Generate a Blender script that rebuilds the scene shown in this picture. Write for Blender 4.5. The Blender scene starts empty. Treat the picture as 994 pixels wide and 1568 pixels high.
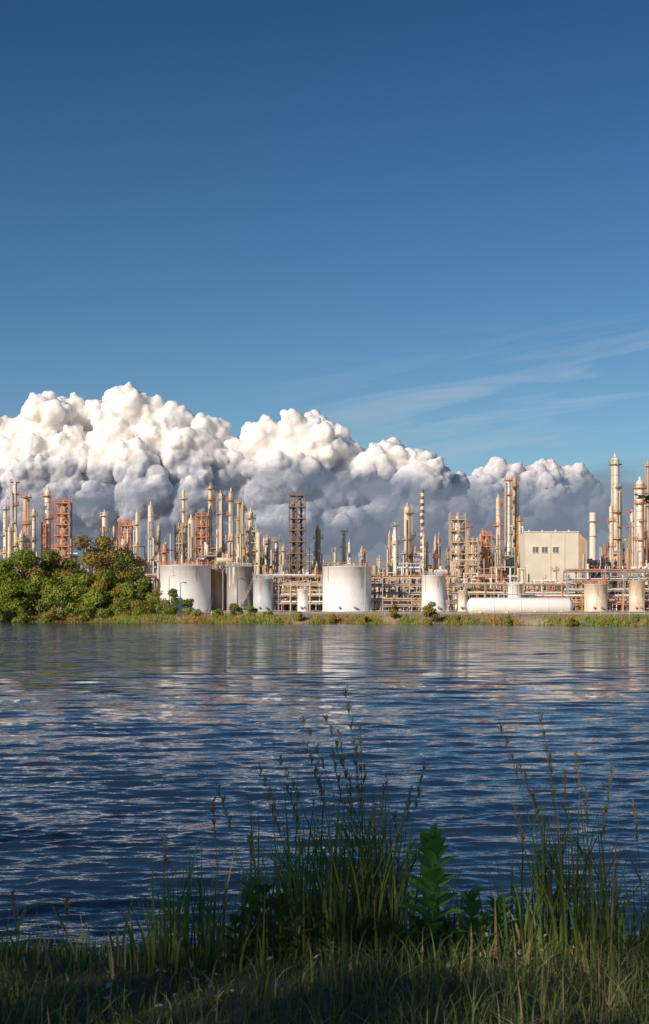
import bpy, math, random
import numpy as np
from mathutils import Vector, Matrix
random.seed(7); rng=np.random.default_rng(7)
scene=bpy.context.scene
CZ=3.5; F=2178.0; HZ=933.0; CXP=497.0
def X(px,D): return (px-CXP)*D/F
def Z(py,D): return CZ+(HZ-py)*D/F
# ---------------------------------------------------------------- materials
def new_mat(name):
    m=bpy.data.materials.new(name); m.use_nodes=True
    nt=m.node_tree; b=nt.nodes['Principled BSDF']
    return m,nt,b
def N(nt,t,**kw):
    n=nt.nodes.new(t)
    for k,v in kw.items(): setattr(n,k,v)
    return n
def rgb(c): return (c[0],c[1],c[2],1)
def paint(name,col,col2=None,rough=0.5,metal=0.0,scale=(0.8,0.8,0.12),lo=0.45,hi=0.75,bump=0.0):
    m,nt,b=new_mat(name)
    if col2 is None: col2=tuple(c*0.6 for c in col)
    g=N(nt,'ShaderNodeNewGeometry'); mp=N(nt,'ShaderNodeMapping'); mp.inputs['Scale'].default_value=scale
    nt.links.new(g.outputs['Position'],mp.inputs['Vector'])
    no=N(nt,'ShaderNodeTexNoise'); no.inputs['Scale'].default_value=1.0; no.inputs['Detail'].default_value=6; no.inputs['Roughness'].default_value=0.65
    nt.links.new(mp.outputs[0],no.inputs['Vector'])
    r=N(nt,'ShaderNodeValToRGB'); r.color_ramp.elements[0].position=lo; r.color_ramp.elements[1].position=hi
    r.color_ramp.elements[0].color=rgb(col); r.color_ramp.elements[1].color=rgb(col2)
    nt.links.new(no.outputs['Fac'],r.inputs[0]); nt.links.new(r.outputs[0],b.inputs['Base Color'])
    b.inputs['Roughness'].default_value=rough; b.inputs['Metallic'].default_value=metal
    return m
M={}
M['white']=paint('white_paint',(0.84,0.83,0.82),(0.70,0.63,0.57),0.45,lo=.55,hi=.85)
M['cream']=paint('cream_paint',(0.70,0.58,0.43),(0.46,0.29,0.17),0.5)
M['pale']=paint('pale_cladding',(0.77,0.70,0.60),(0.55,0.37,0.24),0.45)
M['tan']=paint('tan_paint',(0.54,0.40,0.26),(0.31,0.17,0.09),0.55)
M['orange']=paint('orange_primer',(0.57,0.22,0.10),(0.36,0.13,0.06),0.6)
M['grey']=paint('grey_steel',(0.36,0.35,0.35),(0.25,0.20,0.17),0.5,0.0)
M['galv']=paint('galvanised_steel',(0.55,0.54,0.53),(0.38,0.31,0.26),0.4,0.2)
M['dark']=paint('dark_steel',(0.12,0.10,0.085),(0.06,0.045,0.035),0.6)
M['brown']=paint('weathered_steel',(0.25,0.16,0.10),(0.13,0.075,0.045),0.7)
M['yellow']=paint('yellow_safety_paint',(0.68,0.46,0.11),(0.44,0.27,0.09),0.5)
M['bluegrey']=paint('blue_grey_paint',(0.52,0.55,0.60),(0.38,0.38,0.40),0.5)
M['glass']=paint('window_glass',(0.16,0.17,0.18),(0.10,0.10,0.11),0.1)
ORDER=list(M.keys())
# ---------------------------------------------------------------- mesh builder
class MB:
    def __init__(s): s.v=[]; s.f=[]; s.m=[]; s.sm=[]
    def _add(s,vs,fs,mat,smooth=False):
        o=len(s.v); s.v.extend(vs); k=ORDER.index(mat)
        for f in fs: s.f.append([i+o for i in f]); s.m.append(k); s.sm.append(smooth)
    def box(s,c,d,mat):
        x,y,z=c; a,b,h=d[0]/2,d[1]/2,d[2]/2
        vs=[(x+i*a,y+j*b,z+k*h) for i in(-1,1) for j in(-1,1) for k in(-1,1)]
        s._add(vs,[(0,1,3,2),(4,6,7,5),(0,4,5,1),(2,3,7,6),(0,2,6,4),(1,5,7,3)],mat)
    def tube(s,p,q,r,mat,n=8,r2=None,caps=True):
        p=Vector(p); q=Vector(q); d=q-p
        if d.length<1e-6: return
        r2=r if r2 is None else r2
        d.normalize(); u=d.orthogonal().normalized(); w=d.cross(u)
        vs=[]
        for P,R in((p,r),(q,r2)):
            for i in range(n):
                a=2*math.pi*i/n; vs.append(tuple(P+u*(R*math.cos(a))+w*(R*math.sin(a))))
        s._add(vs,[(i,(i+1)%n,n+(i+1)%n,n+i) for i in range(n)],mat,n>6)
        if caps: s._add(vs[:n],[tuple(range(n))[::-1]],mat); s._add(vs[n:],[tuple(range(n))],mat)
    def lathe(s,c,prof,mat,n=24,axis='z'):
        vs=[];
        for r,h in prof:
            for i in range(n):
                a=2*math.pi*i/n
                if axis=='z': vs.append((c[0]+r*math.cos(a),c[1]+r*math.sin(a),c[2]+h))
                else: vs.append((c[0]+h,c[1]+r*math.cos(a),c[2]+r*math.sin(a)))
        fs=[]
        for k in range(len(prof)-1):
            for i in range(n): fs.append((k*n+i,k*n+(i+1)%n,(k+1)*n+(i+1)%n,(k+1)*n+i))
        s._add(vs,fs,mat,True)
    def ring(s,c,r,h,t,mat,n=16,a0=0,a1=2*math.pi):
        vs=[];k=n+1
        for i in range(k):
            a=a0+(a1-a0)*i/n; ca,sa=math.cos(a),math.sin(a)
            for R,hh in((r-t,0),(r,0),(r,h),(r-t,h)): vs.append((c[0]+R*ca,c[1]+R*sa,c[2]+hh))
        fs=[]
        for i in range(n):
            b=i*4; d=b+4
            for j in range(4): fs.append((b+j,b+(j+1)%4,d+(j+1)%4,d+j))
        s._add(vs,fs,mat)
    def obj(s,name):
        me=bpy.data.meshes.new(name); me.from_pydata(s.v,[],s.f)
        used=sorted(set(s.m)); mp={u:i for i,u in enumerate(used)}
        for u in used: me.materials.append(M[ORDER[u]])
        me.polygons.foreach_set('material_index',[mp[i] for i in s.m])
        me.polygons.foreach_set('use_smooth',s.sm)
        me.update(); o=bpy.data.objects.new(name,me); scene.collection.objects.link(o); return o
def np_obj(name,V,Fc,mats,mi=None,smooth=False):
    me=bpy.data.meshes.new(name); me.from_pydata(V.tolist(),[],Fc.tolist() if hasattr(Fc,'tolist') else Fc)
    for m in mats: me.materials.append(m)
    if mi is not None: me.polygons.foreach_set('material_index',np.asarray(mi,dtype=np.int32))
    if smooth: me.polygons.foreach_set('use_smooth',[True]*len(me.polygons))
    me.update(); o=bpy.data.objects.new(name,me); scene.collection.objects.link(o); return o
# ---------------------------------------------------------------- terrain
def shoreY(x): return 340-0.55*np.clip(x,-140,140)+4*np.sin(x*0.07)+2*np.sin(x*0.19+1)
def sst(a,b,t):
    t=np.clip((t-a)/(b-a),0,1); return t*t*(3-2*t)
def hgt(x,y):
    near=2.0-3.5*sst(5.9,13.5,y)
    near=near+0.04*np.sin(x*2.1)*(y<9)+0.07*np.exp(-((x-0.1)/0.6)**2)
    s=y-shoreY(x)
    far=-1.5+3.3*sst(-6,9,s)+1.1*sst(12,50,s)
    return np.where(y<60,near,far)
ys=np.concatenate([np.linspace(-60,0,13),np.linspace(0.5,16,63),np.linspace(20,220,12),np.linspace(225,470,150),np.geomspace(490,30000,24)])
xs=np.concatenate([-np.geomspace(20000,160,14),np.linspace(-150,-8,72),np.linspace(-7,7,57),np.linspace(8,150,72),np.geomspace(160,20000,14)])
gx,gy=np.meshgrid(xs,ys); gz=hgt(gx,gy)
V=np.stack([gx.ravel(),gy.ravel(),gz.ravel()],1)
def gridF(r,c):
    i=np.arange(r-1)[:,None]*c+np.arange(c-1)[None,:]; i=i.ravel()
    return np.stack([i,i+1,i+c+1,i+c],1)
m,nt,b=new_mat('ground_soil_and_gravel')
g=N(nt,'ShaderNodeNewGeometry'); sp=N(nt,'ShaderNodeSeparateXYZ'); nt.links.new(g.outputs['Position'],sp.inputs[0])
no=N(nt,'ShaderNodeTexNoise'); no.inputs['Scale'].default_value=0.12; no.inputs['Detail'].default_value=8; nt.links.new(g.outputs['Position'],no.inputs['Vector'])
r1=N(nt,'ShaderNodeValToRGB'); r1.color_ramp.elements[0].position=.4; r1.color_ramp.elements[1].position=.62
r1.color_ramp.elements[0].color=(0.44,0.33,0.23,1); r1.color_ramp.elements[1].color=(0.30,0.22,0.14,1)
nt.links.new(no.outputs[0],r1.inputs[0])
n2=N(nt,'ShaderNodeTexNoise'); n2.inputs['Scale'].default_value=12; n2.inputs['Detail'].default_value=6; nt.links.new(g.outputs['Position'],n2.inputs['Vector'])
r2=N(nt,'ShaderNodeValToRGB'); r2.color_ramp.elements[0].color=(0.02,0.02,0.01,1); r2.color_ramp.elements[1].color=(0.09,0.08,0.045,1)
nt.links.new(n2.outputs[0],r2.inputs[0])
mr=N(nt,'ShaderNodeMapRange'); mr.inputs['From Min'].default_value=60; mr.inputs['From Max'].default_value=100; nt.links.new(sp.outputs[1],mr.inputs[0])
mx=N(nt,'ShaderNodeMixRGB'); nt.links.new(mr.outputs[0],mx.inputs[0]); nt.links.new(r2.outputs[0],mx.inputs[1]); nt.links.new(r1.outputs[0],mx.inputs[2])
nt.links.new(mx.outputs[0],b.inputs['Base Color']); b.inputs['Roughness'].default_value=0.95
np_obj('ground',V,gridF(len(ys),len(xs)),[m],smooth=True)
# ---------------------------------------------------------------- water
yy=[10.0]
while yy[-1]<430: yy.append(yy[-1]+max(0.036,yy[-1]**2/4977*0.55))
yy=np.array(yy); dy=np.gradient(yy)
u=np.concatenate([[-6,-3,-1.8,-1.3],np.linspace(-1,1,640),[1.3,1.8,3,6]])
WX=u[None,:]*(0.36*yy[:,None]+6); WY=np.repeat(yy[:,None],len(u),1); WZ=np.zeros_like(WX)
for i in range(120):
    L=math.exp(random.uniform(math.log(0.25),math.log(2.3)))
    a=math.radians(random.gauss(-7,19)); k=2*math.pi/L
    kx,ky=k*math.sin(a),k*math.cos(a)
    sl=0.035*random.uniform(.5,1.3)*(1.0 if L<1.3 else .8)
    fade=sst(2.0,4.0,L/dy)[:,None]
    ph=kx*WX+ky*WY+random.uniform(0,6.28)
    grp=0.55+0.45*np.sin(WX*random.uniform(.2,1.2)+WY*random.uniform(.1,.8)+random.uniform(0,6))
    WZ+=fade*grp*sl/k*(np.sin(ph)+0.22*np.sin(2*ph+1.5))
WZ[:, :4]=0; WZ[:,-4:]=0
m,nt,b=new_mat('lake_water')
b.inputs['Base Color'].default_value=(0.012,0.030,0.060,1); b.inputs['Roughness'].default_value=0.05; b.inputs['IOR'].default_value=1.333
g=N(nt,'ShaderNodeNewGeometry'); sp=N(nt,'ShaderNodeSeparateXYZ'); nt.links.new(g.outputs['Position'],sp.inputs[0])
def wnoise(scx,scy,det,out=0):
    mp=N(nt,'ShaderNodeMapping'); mp.inputs['Scale'].default_value=(scx,scy,1); mp.inputs['Rotation'].default_value=(0,0,math.radians(6)); nt.links.new(g.outputs['Position'],mp.inputs['Vector'])
    a=N(nt,'ShaderNodeTexNoise'); a.inputs['Scale'].default_value=1; a.inputs['Detail'].default_value=det; nt.links.new(mp.outputs[0],a.inputs['Vector']); return a.outputs[out]
bb=N(nt,'ShaderNodeBump'); bb.inputs['Strength'].default_value=1; bb.inputs['Distance'].default_value=.03
nt.links.new(wnoise(2.2,6.0,2),bb.inputs['Height'])
def vm(op,a,b_):
    n=N(nt,'ShaderNodeVectorMath',operation=op)
    for i,v in enumerate((a,b_)):
        if isinstance(v,tuple): n.inputs[i].default_value=v
        else: nt.links.new(v,n.inputs[i])
    return n
k1=N(nt,'ShaderNodeMapRange'); k1.interpolation_type='SMOOTHSTEP'; k1.inputs['From Min'].default_value=18; k1.inputs['From Max'].default_value=90; k1.inputs['To Min'].default_value=.14; k1.inputs['To Max'].default_value=1.7; nt.links.new(sp.outputs[1],k1.inputs[0])
k2=N(nt,'ShaderNodeMapRange'); k2.interpolation_type='SMOOTHSTEP'; k2.inputs['From Min'].default_value=150; k2.inputs['From Max'].default_value=260; k2.inputs['To Min'].default_value=1; k2.inputs['To Max'].default_value=.45; nt.links.new(sp.outputs[1],k2.inputs[0])
kk=N(nt,'ShaderNodeMath',operation='MULTIPLY'); nt.links.new(k1.outputs[0],kk.inputs[0]); nt.links.new(k2.outputs[0],kk.inputs[1])
# wind patches: gusts roughen the surface in broad streaks
wp=N(nt,'ShaderNodeMapRange'); wp.inputs['From Min'].default_value=.35; wp.inputs['From Max'].default_value=.65; wp.inputs['To Min'].default_value=.6; wp.inputs['To Max'].default_value=1.35; nt.links.new(wnoise(.012,.06,4),wp.inputs[0])
kk2=N(nt,'ShaderNodeMath',operation='MULTIPLY'); nt.links.new(kk.outputs[0],kk2.inputs[0]); nt.links.new(wp.outputs[0],kk2.inputs[1])
nc=vm('SUBTRACT',wnoise(.35,1.3,2,1),(.5,.5,.5)); nm_=vm('MULTIPLY',nc.outputs[0],(.55,1.25,0))
ns=N(nt,'ShaderNodeVectorMath',operation='SCALE'); nt.links.new(nm_.outputs[0],ns.inputs[0]); nt.links.new(kk2.outputs[0],ns.inputs['Scale'])
na=vm('ADD',bb.outputs[0],ns.outputs[0]); nn=N(nt,'ShaderNodeVectorMath',operation='NORMALIZE'); nt.links.new(na.outputs[0],nn.inputs[0])
nt.links.new(nn.outputs[0],b.inputs['Normal'])
np_obj('lake_water',np.stack([WX.ravel(),WY.ravel(),WZ.ravel()],1),gridF(len(yy),len(u)),[m],smooth=True)
# ---------------------------------------------------------------- sky / world / sun
SUN_EL=math.radians(24); az=math.radians(221)
tosun=Vector((math.sin(az)*math.cos(SUN_EL),math.cos(az)*math.cos(SUN_EL),math.sin(SUN_EL)))
w=bpy.data.worlds.new('World'); scene.world=w; w.use_nodes=True; nt=w.node_tree; bg=nt.nodes['Background']
sky=N(nt,'ShaderNodeTexSky'); sky.sky_type='NISHITA'; sky.sun_disc=False; sky.sun_elevation=SUN_EL; sky.sun_rotation=az
sky.air_density=1.0; sky.dust_density=0.6; sky.ozone_density=2.5
tc=N(nt,'ShaderNodeTexCoord'); sp=N(nt,'ShaderNodeSeparateXYZ'); nt.links.new(tc.outputs['Generated'],sp.inputs[0])
def math_(op,a,b=None,clamp=False):
    n=N(nt,'ShaderNodeMath',operation=op); n.use_clamp=clamp
    for i,v in enumerate((a,b)):
        if v is None: continue
        if isinstance(v,(int,float)): n.inputs[i].default_value=v
        else: nt.links.new(v,n.inputs[i])
    return n.outputs[0]
yc=math_('MAXIMUM',sp.outputs[1],0.05)
A=math_('DIVIDE',sp.outputs[0],yc); E=math_('DIVIDE',sp.outputs[2],yc)
th=math.radians(9)
S=math_('ADD',math_('MULTIPLY',A,math.cos(th)),math_('MULTIPLY',E,math.sin(th)))
T=math_('SUBTRACT',math_('MULTIPLY',E,math.cos(th)),math_('MULTIPLY',A,math.sin(th)))
cb=N(nt,'ShaderNodeCombineXYZ'); nt.links.new(math_('MULTIPLY',S,6.0),cb.inputs[0]); nt.links.new(math_('MULTIPLY',T,60.0),cb.inputs[1])
cn=N(nt,'ShaderNodeTexNoise'); cn.inputs['Scale'].default_value=1.0; cn.inputs['Detail'].default_value=7; cn.inputs['Roughness'].default_value=.55; cn.inputs['Distortion'].default_value=0.6
nt.links.new(cb.outputs[0],cn.inputs['Vector'])
cr=N(nt,'ShaderNodeMapRange'); cr.inputs['From Min'].default_value=.46; cr.inputs['From Max'].default_value=.74; nt.links.new(cn.outputs[0],cr.inputs[0])
tm=math_('SUBTRACT',1.0,math_('MULTIPLY',math_('ABSOLUTE',math_('SUBTRACT',T,0.125)),17.0),True)
am=N(nt,'ShaderNodeMapRange'); am.inputs['From Min'].default_value=-0.08; am.inputs['From Max'].default_value=0.10; nt.links.new(A,am.inputs[0])
am2=math_('MAXIMUM',am.outputs[0],0.15)
ci=math_('MULTIPLY',math_('MULTIPLY',cr.outputs[0],tm),math_('MULTIPLY',am2,0.66),True)
grad=N(nt,'ShaderNodeValToRGB'); e=grad.color_ramp.elements
e[0].position=0; e[0].color=(.95,1.0,1.12,1); e[1].position=1; e[1].color=(.6,.85,1,1)
for p,c in((.10,(.66,.87,1.0)),(.2,(.46,.71,.90)),(.39,(.225,.46,.68)),(.55,(.40,.66,.88))):
    q=e.new(p); q.color=rgb(c)
nt.links.new(math_('MAXIMUM',sp.outputs[2],0.0),grad.inputs[0])
mul=N(nt,'ShaderNodeMixRGB',blend_type='MULTIPLY'); mul.inputs[0].default_value=1; nt.links.new(sky.outputs[0],mul.inputs[1]); nt.links.new(grad.outputs[0],mul.inputs[2])
mxs=N(nt,'ShaderNodeMixRGB'); nt.links.new(ci,mxs.inputs[0]); nt.links.new(mul.outputs[0],mxs.inputs[1]); mxs.inputs[2].default_value=(6.0,6.6,7.4,1)
nt.links.new(mxs.outputs[0],bg.inputs['Color']); bg.inputs['Strength'].default_value=0.087
sl=bpy.data.lights.new('sun','SUN'); sl.energy=4.7; sl.angle=math.radians(0.5); sl.color=(1.0,0.85,0.68)
so=bpy.data.objects.new('sun',sl); so.rotation_euler=tosun.to_track_quat('Z','Y').to_euler(); so.location=tosun*200; scene.collection.objects.link(so)
# ---------------------------------------------------------------- clouds
import bmesh
def ico(sub):
    bm=bmesh.new(); bmesh.ops.create_icosphere(bm,subdivisions=sub,radius=1)
    v=np.array([q.co[:] for q in bm.verts]); f=np.array([[q.index for q in p.verts] for p in bm.faces]); bm.free(); return v,f
I2=ico(3); I1=ico(2)
def cloud(name,env,base_py,D,rr,seed,mat,vox=6.0,depth=140):
    r=np.random.default_rng(seed); s=D/F; VV=[];FF=[];off=0
    ex=[e[0] for e in env]; ey=[e[1] for e in env]
    def add(c,R,t):
        nonlocal off
        v,f=t; VV.append(v*np.array(R)+np.array(c)); FF.append(f+off); off+=len(v)
    par=[]
    x=ex[0]
    while x<ex[-1]:
        top=np.interp(x,ex,ey); R=r.uniform(*rr)
        par.append((x,0+r.uniform(-20,40),top+R,R))
        py=top+R*1.7; d=-10
        while py<base_py:
            R2=r.uniform(rr[0],rr[1]*1.2); d-=r.uniform(-8,depth*0.20)
            par.append((x+r.uniform(-14,14),d,py+R2*.5,R2)); py+=R2*r.uniform(.8,1.3)
        x+=R*r.uniform(0.6,0.95)
    for (px,d,py,R) in par:
        c=np.array([X(px,D),D+d*s,Z(py,D)]); RR=R*s
        add(c,(RR,RR,RR*.88),I2)
        low=(py>base_py-40)
        for i in range(3 if low else 8):
            v=r.normal(size=3); v[1]=-abs(v[1])*.9; v[2]=v[2]*.7+.45; v/=np.linalg.norm(v)
            q=RR*r.uniform(.28,.5); c2=c+v*RR*r.uniform(.74,.9); add(c2,(q,q,q),I1)
            if low: continue
            for j in range(4):
                v2=r.normal(size=3)+v*.9; v2/=np.linalg.norm(v2); q2=q*r.uniform(.3,.5)
                add(c2+v2*q*r.uniform(.75,.92),(q2,q2,q2),I1)
    o=np_obj(name,np.concatenate(VV),np.concatenate(FF),[mat],smooth=True)
    rm=o.modifiers.new('remesh','REMESH'); rm.mode='VOXEL'; rm.voxel_size=vox; rm.use_smooth_shade=True
    for sc,st in((110,40),(36,18),(12,7)):
        t=bpy.data.textures.new('t','CLOUDS'); t.noise_scale=sc; t.noise_depth=2
        dm=o.modifiers.new('d','DISPLACE'); dm.texture=t; dm.texture_coords='GLOBAL'; dm.strength=st; dm.mid_level=.5
    return o
def cloud_mat(name,D,py0,py1,top=(0.83,0.80,0.775),low=(0.42,0.45,0.53),ss=85):  # shade of the cloud base is put into the colour, slate towards the bottom
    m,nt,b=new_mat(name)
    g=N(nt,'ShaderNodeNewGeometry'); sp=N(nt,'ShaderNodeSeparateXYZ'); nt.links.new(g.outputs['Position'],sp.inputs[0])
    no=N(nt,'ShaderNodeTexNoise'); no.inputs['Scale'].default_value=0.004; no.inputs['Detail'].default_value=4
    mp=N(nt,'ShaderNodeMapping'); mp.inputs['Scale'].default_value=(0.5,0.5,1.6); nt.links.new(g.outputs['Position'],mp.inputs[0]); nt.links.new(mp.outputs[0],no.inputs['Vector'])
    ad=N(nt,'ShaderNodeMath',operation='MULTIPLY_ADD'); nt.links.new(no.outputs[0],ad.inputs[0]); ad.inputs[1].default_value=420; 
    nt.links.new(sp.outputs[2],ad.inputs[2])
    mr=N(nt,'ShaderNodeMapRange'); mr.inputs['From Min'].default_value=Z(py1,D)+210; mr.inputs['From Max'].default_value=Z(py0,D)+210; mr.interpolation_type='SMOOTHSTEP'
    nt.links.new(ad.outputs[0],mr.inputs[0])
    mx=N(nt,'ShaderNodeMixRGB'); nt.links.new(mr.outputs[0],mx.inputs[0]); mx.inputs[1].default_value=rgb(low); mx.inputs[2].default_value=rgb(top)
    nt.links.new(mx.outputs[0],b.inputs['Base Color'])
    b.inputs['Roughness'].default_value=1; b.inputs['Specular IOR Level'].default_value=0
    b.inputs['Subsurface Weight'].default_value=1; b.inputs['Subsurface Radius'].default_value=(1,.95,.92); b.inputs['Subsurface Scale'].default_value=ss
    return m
DC=6000
env=[(-260,700),(-180,660),(-100,690),(-40,650),(0,634),(30,636),(55,640),(75,610),(92,600),(112,608),(135,622),(160,606),(190,594),(215,603),(240,608),(262,622),(290,636),(320,634),(340,655),(354,686),(372,656),(400,650),(430,646),(460,635),(490,632),(508,652),(530,668),(560,690),(590,675),(620,680),(650,694),(680,716),(700,735)]
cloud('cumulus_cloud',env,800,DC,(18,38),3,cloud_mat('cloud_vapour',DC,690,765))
env2=[(690,745),(730,722),(760,708),(800,712),(840,704),(880,714),(905,738),(930,768),(990,780),(1060,760),(1150,740),(1250,770)]
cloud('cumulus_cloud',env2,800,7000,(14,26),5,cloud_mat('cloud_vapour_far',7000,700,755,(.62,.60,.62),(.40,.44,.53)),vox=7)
def shade_haze(D,ztop,zbot,seed,col,k0,k1,dens):  # curved sheet with the cloud base's shade and low haze painted as slate colour
    m,nt,b=new_mat('shade_haze_colour'); nt.nodes.remove(b); out=nt.nodes['Material Output']
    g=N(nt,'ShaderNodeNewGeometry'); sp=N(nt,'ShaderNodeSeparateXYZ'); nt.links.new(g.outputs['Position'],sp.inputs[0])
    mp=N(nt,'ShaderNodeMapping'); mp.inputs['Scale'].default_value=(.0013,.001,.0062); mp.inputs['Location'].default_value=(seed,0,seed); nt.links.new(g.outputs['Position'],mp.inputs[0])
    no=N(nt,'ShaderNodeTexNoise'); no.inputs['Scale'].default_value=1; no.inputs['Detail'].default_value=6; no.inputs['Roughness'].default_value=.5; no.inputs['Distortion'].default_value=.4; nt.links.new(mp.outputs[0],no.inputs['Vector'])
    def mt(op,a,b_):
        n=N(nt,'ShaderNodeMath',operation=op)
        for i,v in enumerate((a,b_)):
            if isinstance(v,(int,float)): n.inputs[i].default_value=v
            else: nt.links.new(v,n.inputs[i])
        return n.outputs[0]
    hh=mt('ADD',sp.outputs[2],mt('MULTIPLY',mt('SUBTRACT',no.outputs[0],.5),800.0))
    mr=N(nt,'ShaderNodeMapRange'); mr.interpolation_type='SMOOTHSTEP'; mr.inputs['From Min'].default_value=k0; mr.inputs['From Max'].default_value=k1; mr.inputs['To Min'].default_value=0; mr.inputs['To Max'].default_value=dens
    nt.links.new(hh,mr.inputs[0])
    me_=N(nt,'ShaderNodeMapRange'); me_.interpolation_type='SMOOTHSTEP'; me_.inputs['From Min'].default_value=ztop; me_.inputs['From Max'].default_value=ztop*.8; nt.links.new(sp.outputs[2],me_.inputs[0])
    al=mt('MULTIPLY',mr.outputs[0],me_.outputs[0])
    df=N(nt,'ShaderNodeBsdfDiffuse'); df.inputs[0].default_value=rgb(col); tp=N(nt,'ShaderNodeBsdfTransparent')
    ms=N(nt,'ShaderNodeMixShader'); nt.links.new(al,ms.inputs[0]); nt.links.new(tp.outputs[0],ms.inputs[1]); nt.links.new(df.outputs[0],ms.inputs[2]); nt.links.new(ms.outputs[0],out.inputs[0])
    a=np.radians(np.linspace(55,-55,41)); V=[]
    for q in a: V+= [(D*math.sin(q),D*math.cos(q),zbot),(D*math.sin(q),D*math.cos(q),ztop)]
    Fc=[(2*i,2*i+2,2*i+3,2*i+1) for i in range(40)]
    np_obj('painted_shade_haze',np.array(V),Fc,[m],smooth=True)
shade_haze(5000,660,-50,1.3,(.135,.185,.275),550,300,.88)
shade_haze(4300,420,-50,7.7,(.22,.235,.30),230,0,.7)
# ---------------------------------------------------------------- vegetation helpers
def leaf_mat(name,c1,c2,sc=0.4,tl=.3):
    m,nt,b=new_mat(name); out=nt.nodes['Material Output']
    g=N(nt,'ShaderNodeNewGeometry'); no=N(nt,'ShaderNodeTexNoise'); no.inputs['Scale'].default_value=sc; no.inputs['Detail'].default_value=4
    nt.links.new(g.outputs['Position'],no.inputs['Vector'])
    r=N(nt,'ShaderNodeValToRGB'); r.color_ramp.elements[0].position=.38; r.color_ramp.elements[1].position=.62
    r.color_ramp.elements[0].color=rgb(c1); r.color_ramp.elements[1].color=rgb(c2); nt.links.new(no.outputs[0],r.inputs[0])
    nt.links.new(r.outputs[0],b.inputs['Base Color']); b.inputs['Roughness'].default_value=.6
    tr=N(nt,'ShaderNodeBsdfTranslucent'); nt.links.new(r.outputs[0],tr.inputs[0])
    ms=N(nt,'ShaderNodeMixShader'); ms.inputs[0].default_value=tl; nt.links.new(b.outputs[0],ms.inputs[1]); nt.links.new(tr.outputs[0],ms.inputs[2]); nt.links.new(ms.outputs[0],out.inputs['Surface'])
    return m
L_g=leaf_mat('leaves_green',(0.16,0.23,0.022),(0.29,0.34,0.04))
L_y=leaf_mat('leaves_yellowing',(0.29,0.25,0.035),(0.43,0.28,0.06))
L_d=leaf_mat('leaves_dark',(0.065,0.11,0.02),(0.13,0.18,0.03))
L_o=leaf_mat('leaves_russet',(0.28,0.19,0.06),(0.36,0.21,0.07))
BARK=paint('bark',(0.14,0.10,0.07),(0.08,0.055,0.035),0.9); M['bark']=BARK; ORDER.append('bark')
def quads(C,Nm,S,r,asp=0.6):
    n=len(C); Nm=Nm/np.linalg.norm(Nm,axis=1,keepdims=True)
    t=r.normal(size=(n,3)); t-=Nm*(t*Nm).sum(1,keepdims=True); t/=np.linalg.norm(t,axis=1,keepdims=True); bt=np.cross(Nm,t)
    S=S[:,None]
    return np.stack([C-t*S,C-bt*S*asp,C+t*S,C+bt*S*asp],1).reshape(-1,3)
def tree(name,x,y,z,H,R,n,ls,mats,w,seed,low=0.25,nc=14):
    r=np.random.default_rng(seed); mb=MB()
    top=Vector((x+r.uniform(-.4,.4),y,z+H*.8)); 
    p=Vector((x,y,z-.3)); 
    for k in range(4):
        q=Vector((x,y,z)).lerp(top,(k+1)/4)+Vector((r.uniform(-.03,.03)*H,r.uniform(-.03,.03)*H,0)) 
        mb.tube(p,q,H*.022*(1-k*.22),'bark',7,H*.022*(1-(k+1)*.22)); p=q
    cl=[]
    for i in range(nc):
        a=r.uniform(0,2*math.pi); hh=r.uniform(low,0.92); rad=R*math.sqrt(max(.05,1-((hh-.45)/.6)**2))*r.uniform(.3,.75)
        c=np.array([x+rad*math.cos(a),y+rad*math.sin(a),z+hh*H]); cr=R*r.uniform(.28,.5)
        cl.append((c,cr))
        hb=z+H*max(.12,hh-.28)
        mb.tube((x,y,hb),tuple(c),H*.008,'bark',5,H*.002)
    tot=sum(c[1]**2 for c in cl); Vs=[];Ms=[]
    for c,cr in cl:
        k=int(n*cr**2/tot); d=r.normal(size=(k,3)); d/=np.linalg.norm(d,axis=1,keepdims=True)
        rad=cr*(r.uniform(.45,1.0,size=k)**.5)*(1+.25*r.normal(size=k)*.6)
        sub=1+.22*np.sin(d[:,0]*7+c[0])*np.sin(d[:,2]*8+c[2])
        P=c+d*(rad*sub)[:,None]*np.array([1.05,1.05,.85]); P[:,2]=np.maximum(P[:,2],z+.1)
        nm=d+r.normal(size=(k,3))*.45+np.array([0,0,.25])
        Vs.append(quads(P,nm,ls*r.uniform(.6,1.3,size=k),r))
        base=r.choice(len(mats),p=w); mm=np.where(r.random(k)<.7,base,r.choice(len(mats),size=k,p=w)); Ms.append(mm)
    VL=np.concatenate(Vs); nq=len(VL)//4
    V0=np.array(mb.v); F0=mb.f; 
    V=np.concatenate([V0,VL]); Fq=(np.arange(nq*4).reshape(-1,4)+len(V0)).tolist()
    me=bpy.data.meshes.new(name); me.from_pydata(V.tolist(),[],F0+Fq)
    me.materials.append(BARK)
    for q in mats: me.materials.append(q)
    me.polygons.foreach_set('material_index',np.concatenate([np.zeros(len(F0)),np.concatenate(Ms)+1]).astype(np.int32))
    o=bpy.data.objects.new(name,me); scene.collection.objects.link(o); return o
mats4=[L_g,L_y,L_d,L_o]
def gz_(x,y): return float(hgt(np.array(x),np.array(y)))
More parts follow.
